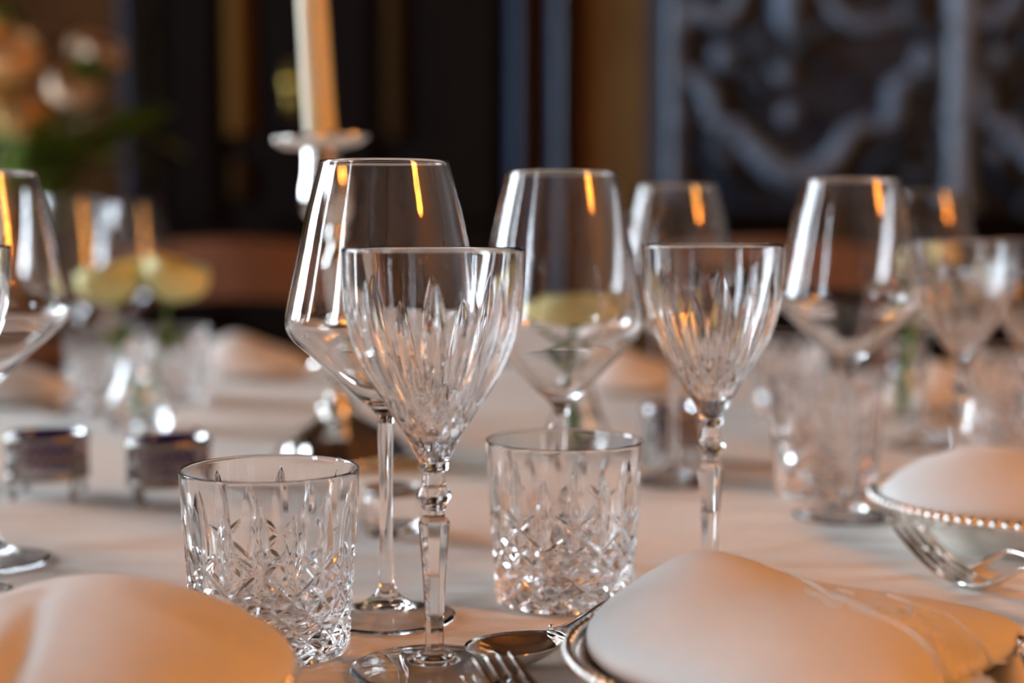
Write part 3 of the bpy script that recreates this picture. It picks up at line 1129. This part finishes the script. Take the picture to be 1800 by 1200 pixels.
# ================================================================== salt cellars
def make_cellar(label, loc, rz):
    t = thing('salt_cellar', label, 'salt cellar', loc, rz, 'silver salt cellars')
    a, b = 0.028, 0.023
    z0, z1 = 0.016, 0.043
    # pierced lattice wall
    g = MB()
    nb = 26
    for s in (-1, 1):
        for k in range(nb):
            P = []
            for i in range(7):
                f = i / 6
                an = 2 * PI * k / nb + s * f * 0.62
                P.append((a * math.cos(an), b * math.sin(an), z0 + (z1 - z0) * f))
            g.tube(P, 0.0008, 4)
    g.build('lattice', 'old_silver', t)
    rim = MB()
    for (z, h, k) in ((z0, 0.0022, 1.03), (z1, 0.0022, 1.05), ((z0 + z1) / 2, 0.0011, 1.02)):
        rim.lathe([(1.0 * k - 0.04, z - h), (k, z - h), (k + 0.02, z), (k, z + h), (k - 0.04, z + h)], 40, sx=a, sy=b)
    rim.build('band', 'old_silver', t)
    for k in range(4):
        an = PI / 4 + k * PI / 2
        x, y = a * math.cos(an), b * math.sin(an)
        lg = MB()
        lg.tube(spline([(x * 0.98, y * 0.98, 0.020), (x * 1.08, y * 1.08, 0.013), (x * 1.0, y * 1.0, 0.007), (x * 1.06, y * 1.06, 0.0032)], 10), [0.0030, 0.0032, 0.003, 0.0026, 0.0022, 0.002, 0.0019, 0.0019, 0.002, 0.0021], 8)
        lg.ball((x * 1.07, y * 1.07, 0.0032), 0.0032, 10, 8)
        lg.build('leg', 'old_silver', t)
    bz = MB().lathe([(0.93, z1 + 0.003), (0.97, z1 + 0.004), (0.99, z1 + 0.0035), (0.94, z1), (0.93, z0 + 0.008), (0.7, z0 + 0.001), (0.001, z0 - 0.0005)], 40, sx=a, sy=b)
    bz.lathe([(0.93, z1 + 0.003), (0.88, z1), (0.87, z0 + 0.010), (0.6, z0 + 0.004), (0.001, z0 + 0.003)][::-1], 40, sx=a, sy=b)
    l = bz.build('glass_liner', 'cobalt', t)
    l['label'] = 'cobalt blue glass liner'
    MB().lathe([(0.001, z0 + 0.0155), (0.5, z0 + 0.015), (0.86, z0 + 0.013), (0.86, z0 + 0.0125), (0.6, z0 + 0.005), (0.001, z0 + 0.004)], 32, sx=a, sy=b).build('salt', 'salt', t)
    return t


p = T(85, 872)
make_cellar('pierced silver salt cellar with cobalt blue liner on ball feet, beside a wine glass', (p.x, p.y, TZ), R(5))
p = T(298, 884)
c2 = make_cellar('pierced silver salt cellar holding a small brown spoon, behind a tumbler', (p.x, p.y, TZ), R(20))
sp = thing('salt_spoon', 'tiny brown horn spoon resting in a silver salt cellar', 'spoon', (p.x + 0.012, p.y + 0.004, TZ + 0.034))
MB().tube([(-0.012, 0, -0.002), (0, 0, 0.008), (0.008, 0.002, 0.017)], [0.0016, 0.0022, 0.0036], 8, 0.7).build('handle', 'horn', sp)
bm = MB().ball((-0.014, 0, -0.002), 0.005, 10, 8, 0.5)
bm.build('bowl', 'horn', sp)
sp2 = T(1180, 812)
c3 = make_cellar('pierced silver salt cellar behind the stem of the goblet, beyond the tumbler', (sp2.x, sp2.y, TZ), R(60))

# small glass pot with silver collar
p = T(690, 938)
pot = thing('glass_pot', 'small round glass pot with a metal collar, behind the wine glass stem', 'pot', (p.x, p.y, TZ))
prof = np.vstack([spline([(17.5, 1.2), (19.2, 4), (19.6, 14), (18.6, 24), (17.2, 27)], 30), [[16.5, 27.6], [15.6, 27]], spline([(15.4, 26.5), (16.8, 22), (17.4, 12), (16, 7), (10, 5.4)], 24), [[0, 5.2]]]) * mm
grid_lathe('jar', prof, 72, 'clear', pot)
prof = np.vstack([spline([(17.5, 1.2), (16.6, 0.1), (14, 0.4), (6, 1.0)], 14), [[0, 1.1]]]) * mm
grid_lathe('jar_base', prof, 72, 'clear', pot, flip=True)
MB().lathe([(0.0178, 0.0255), (0.0186, 0.0265), (0.0188, 0.0290), (0.0178, 0.0305), (0.0170, 0.0300), (0.0172, 0.0280)], 48).build('collar', 'old_silver', pot)

# ================================================================== candlestick and candle
p = T(600, 812)
lean = W(568, 250, 1.22)
axis = Vector((lean.x - p.x, 0, lean.z - TZ))
tilt = math.atan2(axis.x, axis.z)
cs = thing('candlestick', 'tall silver candlestick with scalloped drip pan and domed foot', 'candlestick', (p.x, p.y, TZ))
cs.rotation_euler = (0, tilt, 0)
H = axis.length
FT = 0.056
ft = MB().lathe([(1e-4, 0.002), (FT, 0.002), (FT + 0.002, 0.0045), (FT, 0.0075), (FT * 0.9, 0.011), (FT * 0.85, 0.018), (FT * 0.62, 0.027), (FT * 0.36, 0.036), (0.013, 0.042)], 64, fn=lambda a, r, z: 1 + (0.03 * math.cos(10 * a) if r > 0.03 else 0))
ft.build('foot', 'silver', cs)
sh = spline([(0.013, 0.042), (0.017, 0.046), (0.013, 0.051), (0.008, 0.056), (0.011, 0.066), (0.020, 0.078), (0.021, 0.084), (0.011, 0.092), (0.0075, 0.100), (0.011, 0.106), (0.0075, 0.112), (0.0085, 0.128), (0.012, 0.150), (0.015, 0.166), (0.010, 0.175), (0.0075, 0.183), (0.013, 0.188), (0.011, 0.195), (0.018, 0.205), (0.0195, 0.222), (0.016, 0.238), (0.0145, H - 0.006)], 120)
MB().lathe([tuple(q) for q in sh], 40).build('shaft', 'silver', cs)
MB().lathe([(0.0145, H - 0.007), (0.030, H - 0.004), (0.037, H + 0.001), (0.0385, H + 0.003), (0.037, H + 0.0035), (0.029, H - 0.001), (0.0150, H - 0.002), (0.0145, H + 0.006), (0.0135, H + 0.006), (0.0132, H - 0.004), (1e-4, H - 0.004)], 72,
           fn=lambda a, r, z: 1 + (0.05 * math.cos(12 * a) if r > 0.028 else 0)).build('drip_pan', 'silver', cs)
cd = thing('candle', 'tall cream taper candle standing in the silver candlestick', 'candle', (p.x + math.sin(tilt) * (H - 0.003), p.y, TZ + math.cos(tilt) * (H - 0.003)))
cd.rotation_euler = (0, tilt, 0)
MB().lathe([(1e-4, 0.0), (0.0126, 0.0), (0.0130, 0.003), (0.0128, 0.02), (0.0120, 0.12), (0.0100, 0.23), (0.0085, 0.245), (0.005, 0.252), (1e-4, 0.254)], 40).build('taper', 'wax', cd)
MB().tube([(0, 0, 0.252), (0.0004, 0, 0.258), (0.0012, 0, 0.263)], 0.0009, 6).build('wick', 'wick', cd)


# ================================================================== flowers
def petal_mesh(Hh, Wd, curl, cup):
    vs, fs = [], []
    nu, nv = 7, 8
    for side in (0, 1):
        for j in range(nv):
            v = j / (nv - 1)
            w = Wd * (math.sin(PI * (0.10 + 0.80 * v)) ** 0.6) * (0.35 + 0.65 * min(1, v * 1.6))
            for i in range(nu):
                u = -1 + 2 * i / (nu - 1)
                x = u * w
                y = -cup * (u * u) * w + curl * max(0, v - 0.75) ** 2 * 6 * Hh + 0.40 * Hh * math.sin(PI * v * 0.85) - side * 0.006
                z = Hh * v * (1 - 0.06 * u * u)
                vs.append((x, y, z))
    n = nu * nv
    for s in (0, 1):
        for j in range(nv - 1):
            for i in range(nu - 1):
                q = (s * n + j * nu + i, s * n + j * nu + i + 1, s * n + (j + 1) * nu + i + 1, s * n + (j + 1) * nu + i)
                fs.append(q if s == 0 else q[::-1])
    return vs, fs


PET = {}


def make_flower(name, label, base, head, R0, petal_mat, layers=(3, 4, 5, 6, 7), seed=0, leaves=2, open_=1.0, group=None, axis=None, stem_r=0.002):
    """base: where the stem ends (inside the vase), head: centre of the bloom"""
    rn = random.Random(seed)
    base, head = Vector(base), Vector(head)
    t = thing(name, label, 'flower', base, 0, group)
    up = axis or (head - base).normalized()
    q = Vector((0, 0, 1)).rotation_difference(up)
    mid = (base + head) / 2 + Vector((rn.uniform(-.01, .01), 0, 0))
    stp = spline([tuple(Vector((0, 0, 0))), tuple(mid - base), tuple(head - base - up * R0 * 0.55)], 12)
    MB().tube(stp, stem_r, 8).build('stem', 'stem', t)
    core = MB().ball((0, 0, 0), R0 * 0.28, 12, 10, 1.5).build('bloom', petal_mat, t)
    core.location = head - base
    core.rotation_euler = q.to_euler()
    cal = MB().lathe([(0.001, -R0 * 0.62), (R0 * 0.14, -R0 * 0.6), (R0 * 0.26, -R0 * 0.45), (R0 * 0.2, -R0 * 0.38)], 12).build('calyx', 'stem', t)
    cal.location = head - base
    cal.rotation_euler = q.to_euler()
    key = petal_mat
    if key not in PET:
        v, f = petal_mesh(1.0, 0.62, 0.22, 0.35)
        me = bpy.data.meshes.new('petal')
        me.from_pydata(v, [], f)
        me.polygons.foreach_set('use_smooth', [True] * len(f))
        me.materials.append(MATS[petal_mat])
        PET[key] = me
    nl = len(layers)
    for li, n in enumerate(layers):
        f = li / (nl - 1)
        for k in range(n):
            o = bpy.data.objects.new('petal', PET[key])
            C.objects.link(o)
            o.parent = core
            a = 2 * PI * k / n + li * 0.9 + rn.uniform(-.15, .15)
            tl = R(-8 + 24 * f * open_) + rn.uniform(-.06, .06)
            sz = R0 * (0.85 + 0.30 * f)
            o.matrix_local = Matrix.Rotation(a, 4, 'Z') @ Matrix.Translation((0, R0 * 0.10 * (0.4 + 1.6 * f), -R0 * 0.5)) @ Matrix.Rotation(-tl, 4, 'X') @ Matrix.Diagonal((sz, sz, sz, 1))
    for k in range(leaves):
        f = 0.55 + 0.25 * k / max(1, leaves)
        lp = Vector(stp[int(f * 11)])
        a = rn.uniform(0, 2 * PI)
        leaf_part(t, lp, a, R0 * 1.1, rn.uniform(0.2, 0.8))
    return t


LEAF = {}


def leaf_data():
    if 'm' not in LEAF:
        vs, fs = [], []
        for side in (0, 1):
            for j in range(9):
                v = j / 8
                w = 0.30 * math.sin(PI * min(1, v * 0.94 + 0.03)) ** 0.8
                for i in range(3):
                    u = i - 1
                    vs.append((v, u * w, 0.12 * math.sin(v * 2.6) - 0.10 * (1 - abs(u)) * w * 2 - side * 0.006))
        for s in (0, 1):
            for j in range(8):
                for i in range(2):
                    q = (s * 27 + j * 3 + i, s * 27 + j * 3 + i + 1, s * 27 + j * 3 + 4 + i, s * 27 + j * 3 + 3 + i)
                    fs.append(q if s == 0 else q[::-1])
        me = bpy.data.meshes.new('leaf')
        me.from_pydata(vs, [], fs)
        me.polygons.foreach_set('use_smooth', [True] * len(fs))
        me.materials.append(MATS['leaf'])
        LEAF['m'] = me
    return LEAF['m']


def leaf_part(t, loc, az, L, elev, m=None):
    o = bpy.data.objects.new('leaf', leaf_data())
    C.objects.link(o)
    o.parent = t
    o.location = loc
    o.rotation_euler = Euler((0, -elev, az))
    o.scale = (L, L, L)
    return o


def make_vase(label, loc, r, h, wh):
    t = thing('bud_vase', label, 'vase', loc, 0, 'clear glass bud vases')
    o = spline([(r * 0.92, 0.003), (r, 0.012), (r * 0.95, 0.03), (r * 0.6, h * 0.62), (r * 0.5, h * 0.82), (r * 0.66, h)], 50)
    i = spline([(r * 0.66 - 0.0016, h), (r * 0.5 - 0.002, h * 0.82), (r * 0.6 - 0.002, h * 0.62), (r * 0.95 - 0.0025, 0.03), (r * 0.8, 0.012), (r * 0.3, 0.008)], 40)
    prof = np.vstack([o, [[r * 0.66 - 0.0008, h + 0.0006]], i, [[0, 0.0078]]])
    grid_lathe('body', prof, 64, 'clear', t)
    b = np.vstack([spline([(r * 0.92, 0.003), (r * 0.86, 0.0003), (r * 0.5, 0.0012)], 12), [[0, 0.0015]]])
    grid_lathe('base', b, 64, 'clear', t, flip=True)
    w = [(0.0002, wh), (r * 0.5, wh), (r * 0.95 - 0.0045 - (wh - 0.03) * 0.3, wh), (r * 0.95 - 0.0034, 0.03), (r * 0.78, 0.0135), (r * 0.3, 0.0095), (0, 0.009)]
    grid_lathe('water', np.array(w), 48, 'water', t, flip=True)
    return t


# bud vase with two yellow roses
p = T(245, 752)
make_vase('clear bud vase holding two yellow roses, behind the salt cellars', (p.x, p.y, TZ), 0.030, 0.085, 0.045)
D = p.y
make_flower('yellow_rose', 'pale yellow open rose leaning from the bud vase towards the peach bouquet', (p.x + 0.004, D, TZ + 0.014), W(197, 500, D), 0.037, 'rose', seed=1, group='yellow roses')
make_flower('yellow_rose', 'golden yellow open rose leaning from the bud vase towards the candlestick', (p.x - 0.004, D, TZ + 0.014), W(305, 495, D - 0.01), 0.037, 'rose', seed=2, group='yellow roses')
# rose seen through the wine glass
D = 1.17
q = floor_pt(1016, D)
make_vase('clear bud vase with a single pale rose, hidden behind a tumbler', (q.x, D, TZ), 0.026, 0.085, 0.045)
make_flower('yellow_rose', 'pale yellow rose seen through the bowl of a wine glass', (q.x, D, TZ + 0.014), W(1014, 556, D), 0.043, 'rose', seed=3, layers=(3, 4, 6, 7, 8), open_=1.9, group='yellow roses', stem_r=0.0034)
# rose behind the right goblet
D = 1.45
q = floor_pt(1588, D)
make_vase('clear bud vase behind the wine glasses, by the carved cabinet', (q.x, D, TZ), 0.026, 0.080, 0.045)
make_flower('yellow_rose', 'yellow rose on a pale green stem behind the goblet before the carved cabinet', (q.x, D, TZ + 0.014), W(1640, 470, D), 0.028, 'rose', seed=4, group='yellow roses', stem_r=0.0045)

# tall peach bouquet on a pedestal beyond the table
BX, BY = xw(40, 2.80), 2.80
ped = thing('pedestal_table', 'small dark wooden pedestal table carrying the peach bouquet urn', 'table', (BX, BY, 0))
MB().lathe([(1e-4, 0.70), (0.16, 0.70), (0.165, 0.71), (0.165, 0.725), (0.16, 0.73), (1e-4, 0.73)], 40).build('top', 'walnut', ped)
MB().lathe([(0.04, 0.10), (0.03, 0.14), (0.05, 0.3), (0.025, 0.45), (0.035, 0.62), (0.06, 0.70)], 24, close=True).build('column', 'walnut', ped)
for k in range(3):
    a = k * 2 * PI / 3 + 0.4
    MB().tube(spline([(0.02 * math.cos(a), 0.02 * math.sin(a), 0.16), (0.10 * math.cos(a), 0.10 * math.sin(a), 0.12), (0.17 * math.cos(a), 0.17 * math.sin(a), 0.03), (0.20 * math.cos(a), 0.20 * math.sin(a), 0.022)], 12), 0.016, 8).build('leg', 'walnut', ped)
urn = thing('flower_urn', 'dark bronze urn holding the tall peach bouquet', 'vase', (BX, BY, 0.73))
MB().lathe([(1e-4, 0), (0.05, 0), (0.05, 0.01), (0.02, 0.03), (0.022, 0.045), (0.06, 0.09), (0.075, 0.15), (0.062, 0.21), (0.05, 0.24), (0.062, 0.26), (0.056, 0.26), (0.045, 0.24), (0.055, 0.2), (0.06, 0.15), (0.04, 0.08), (1e-4, 0.07)], 40).build('body', 'bronze', urn)
ub = Vector((BX, BY, 0.73 + 0.09))
FL = [(20, 110, 2.40, 0.058, 'peach', 'large orange-peach bloom at the heart of the bouquet'),
      (45, 205, 2.36, 0.050, 'peach', 'golden peach bloom low in the bouquet'),
      (128, 158, 2.38, 0.046, 'blush', 'blush bloom midway between the peach blooms and the trim'),
      (182, 100, 2.42, 0.038, 'blush', 'pale pink bloom reaching out towards the dark trim'),
      (150, 85, 2.46, 0.030, 'blush', 'small blush bud beside the green bud of the bouquet'),
      (-30, 190, 2.44, 0.052, 'peach', 'peach bloom on the outer side of the bouquet, level with the golden one'),
      (85, 215, 2.48, 0.040, 'blush', 'blush bloom deep among the dark bouquet leaves'),
      (-20, 60, 2.5, 0.05, 'peach', 'upper peach bloom beside the pale green sprig of the bouquet')]
for k, (px, py, D, r0, m, lab) in enumerate(FL):
    D, r0 = D + 0.35, r0 * 1.14
    hd_ = W(px, py, D)
    make_flower('peach_bloom', lab, ub + Vector((0.012 * math.cos(k), 0.012 * math.sin(k), 0)), hd_, r0, m, layers=(3, 4, 5, 6), seed=20 + k, leaves=2, group='blooms of the tall bouquet',
                axis=(Vector((hd_.x - BX, -0.25, hd_.z - 0.95))).normalized(), stem_r=0.003)
# leafy sprigs
for k, (px, py, D, lab, n) in enumerate([(235, 235, 2.42, 'long dark green leafy sprig reaching from the bouquet across the dark trim', 11), (150, 265, 2.36, 'drooping leafy sprig below the blush blooms', 10),
                                     (165, 120, 2.36, 'bright green leaf sprig between the blush blooms', 5), (10, 10, 2.45, 'pale green leaf sprig at the top of the bouquet', 8),
                                     (60, 270, 2.38, 'leafy sprig over the urn rim', 10), (15, 175, 2.3, 'small pale green bud sprig among the peach blooms', 4), (120, 245, 2.42, 'dense leafy sprig in the middle of the bouquet', 10)]):
    t = thing('leaf_sprig', lab, 'foliage', ub, 0, 'leaf sprigs of the tall bouquet')
    e_ = W(px, py, D + 0.35) - ub
    st = spline([(0, 0, 0), tuple(Vector((e_.x * 0.25, e_.y * 0.3, 0.20))), tuple(e_)], 16)
    MB().tube(st, 0.002, 6).build('stem', 'stem', t)
    rn = random.Random(40 + k)
    d_ = Vector(st[-1]) - Vector(st[-4])
    az0 = math.atan2(d_.y, d_.x)
    for i in range(n):
        f = 15 - int(i * 8 / n)
        leaf_part(t, Vector(st[f]), az0 + rn.uniform(-1.4, 1.4), rn.uniform(0.08, 0.12), rn.uniform(-0.5, 0.7))


# ================================================================== chairs beyond the table
def make_chair(label, loc, rz):
    t = thing('dining_chair', label, 'chair', loc, rz, 'wooden dining chairs')
    w = 0.22
    MB().box(-w, w, -0.20, 0.21, 0.43, 0.46, 0.01).build('seat', 'walnut', t)
    for sx in (-1, 1):
        MB().tube([(sx * 0.19, -0.17, 0.43), (sx * 0.195, -0.18, 0.006)], [0.02, 0.015], 8).build('leg', 'walnut', t)
        MB().tube(spline([(sx * 0.19, 0.25, 0.006), (sx * 0.19, 0.19, 0.43), (sx * 0.195, 0.20, 0.60), (sx * 0.20, 0.25, 0.88)], 14), 0.018, 8).build('leg', 'walnut', t)
        MB().tube([(sx * 0.19, -0.17, 0.2), (sx * 0.19, 0.21, 0.2)], 0.01, 8).build('stretcher', 'walnut', t)
    mb = MB()
    P = []
    for i in range(13):
        x = -0.215 + 0.43 * i / 12
        P.append((x, 0.245 - 0.05 * math.cos(x / 0.215 * PI / 2) + 0.04, 0.855 + 0.02 * math.cos(x / 0.215 * PI / 2)))
    vs, fs = [], []
    for (x, y, z) in P:
        vs += [(x, y - 0.012, z - 0.055), (x, y - 0.012, z + 0.05), (x, y + 0.012, z + 0.05), (x, y + 0.012, z - 0.055)]
    for i in range(12):
        for k in range(4):
            k2 = (k + 1) % 4
            fs.append((i * 4 + k, i * 4 + 4 + k, i * 4 + 4 + k2, i * 4 + k2))
    fs += [(0, 1, 2, 3), (51, 50, 49, 48)]
    mb.add(vs, fs)
    autosmooth(mb.build('top_rail', 'walnut', t), 40)
    MB().box(-0.19, 0.19, 0.195, 0.215, 0.585, 0.625, 0.006).build('lower_rail', 'walnut', t, False)
    return t


ch = make_chair('brown wooden dining chair behind the far napkin and yellow roses', (xw(425, 2.55), 2.42, 0), R(10))
for (px, y, rz, lab) in [(1330, 2.48, R(-12), 'brown wooden dining chair behind the chevron-cut goblet')]:
    c = copy_tree(ch)
    c.location = (xw(px, y + 0.1), y, 0)
    c.rotation_euler = (0, 0, rz)
    c['label'] = lab

# ================================================================== amber pendant lamp by the right wall
def make_pendant(label, loc):
    t = thing('pendant_lamp', label, 'lamp', loc)
    MB().lathe([(1e-4, 0.0), (0.06, 0.0), (0.055, -0.02), (0.012, -0.03), (1e-4, -0.03)], 24).build('ceiling_rose', 'bronze', t)
    MB().tube([(0, 0, -0.02), (0, 0, -0.52)], 0.005, 8).build('cable', 'bronze', t)
    MB().lathe([(0.20, -1.32), (0.204, -1.32), (0.175, -0.50), (0.171, -0.50), (0.20, -1.32)], 40).build('lamp_shade', 'amber_shade', t)
    MB().lathe([(1e-4, -0.49), (0.173, -0.495), (0.173, -0.51), (1e-4, -0.505)], 32).build('cap', 'bronze', t)
    MB().lathe([(0.195, -1.335), (0.21, -1.33), (0.21, -1.31), (0.195, -1.315), (0.195, -1.335)], 40).build('shade_ring', 'bronze', t)
    return t


make_pendant('pendant lamp with a long amber drum shade hanging from the beamed ceiling', (1.95, -0.35, ZC - 0.001))
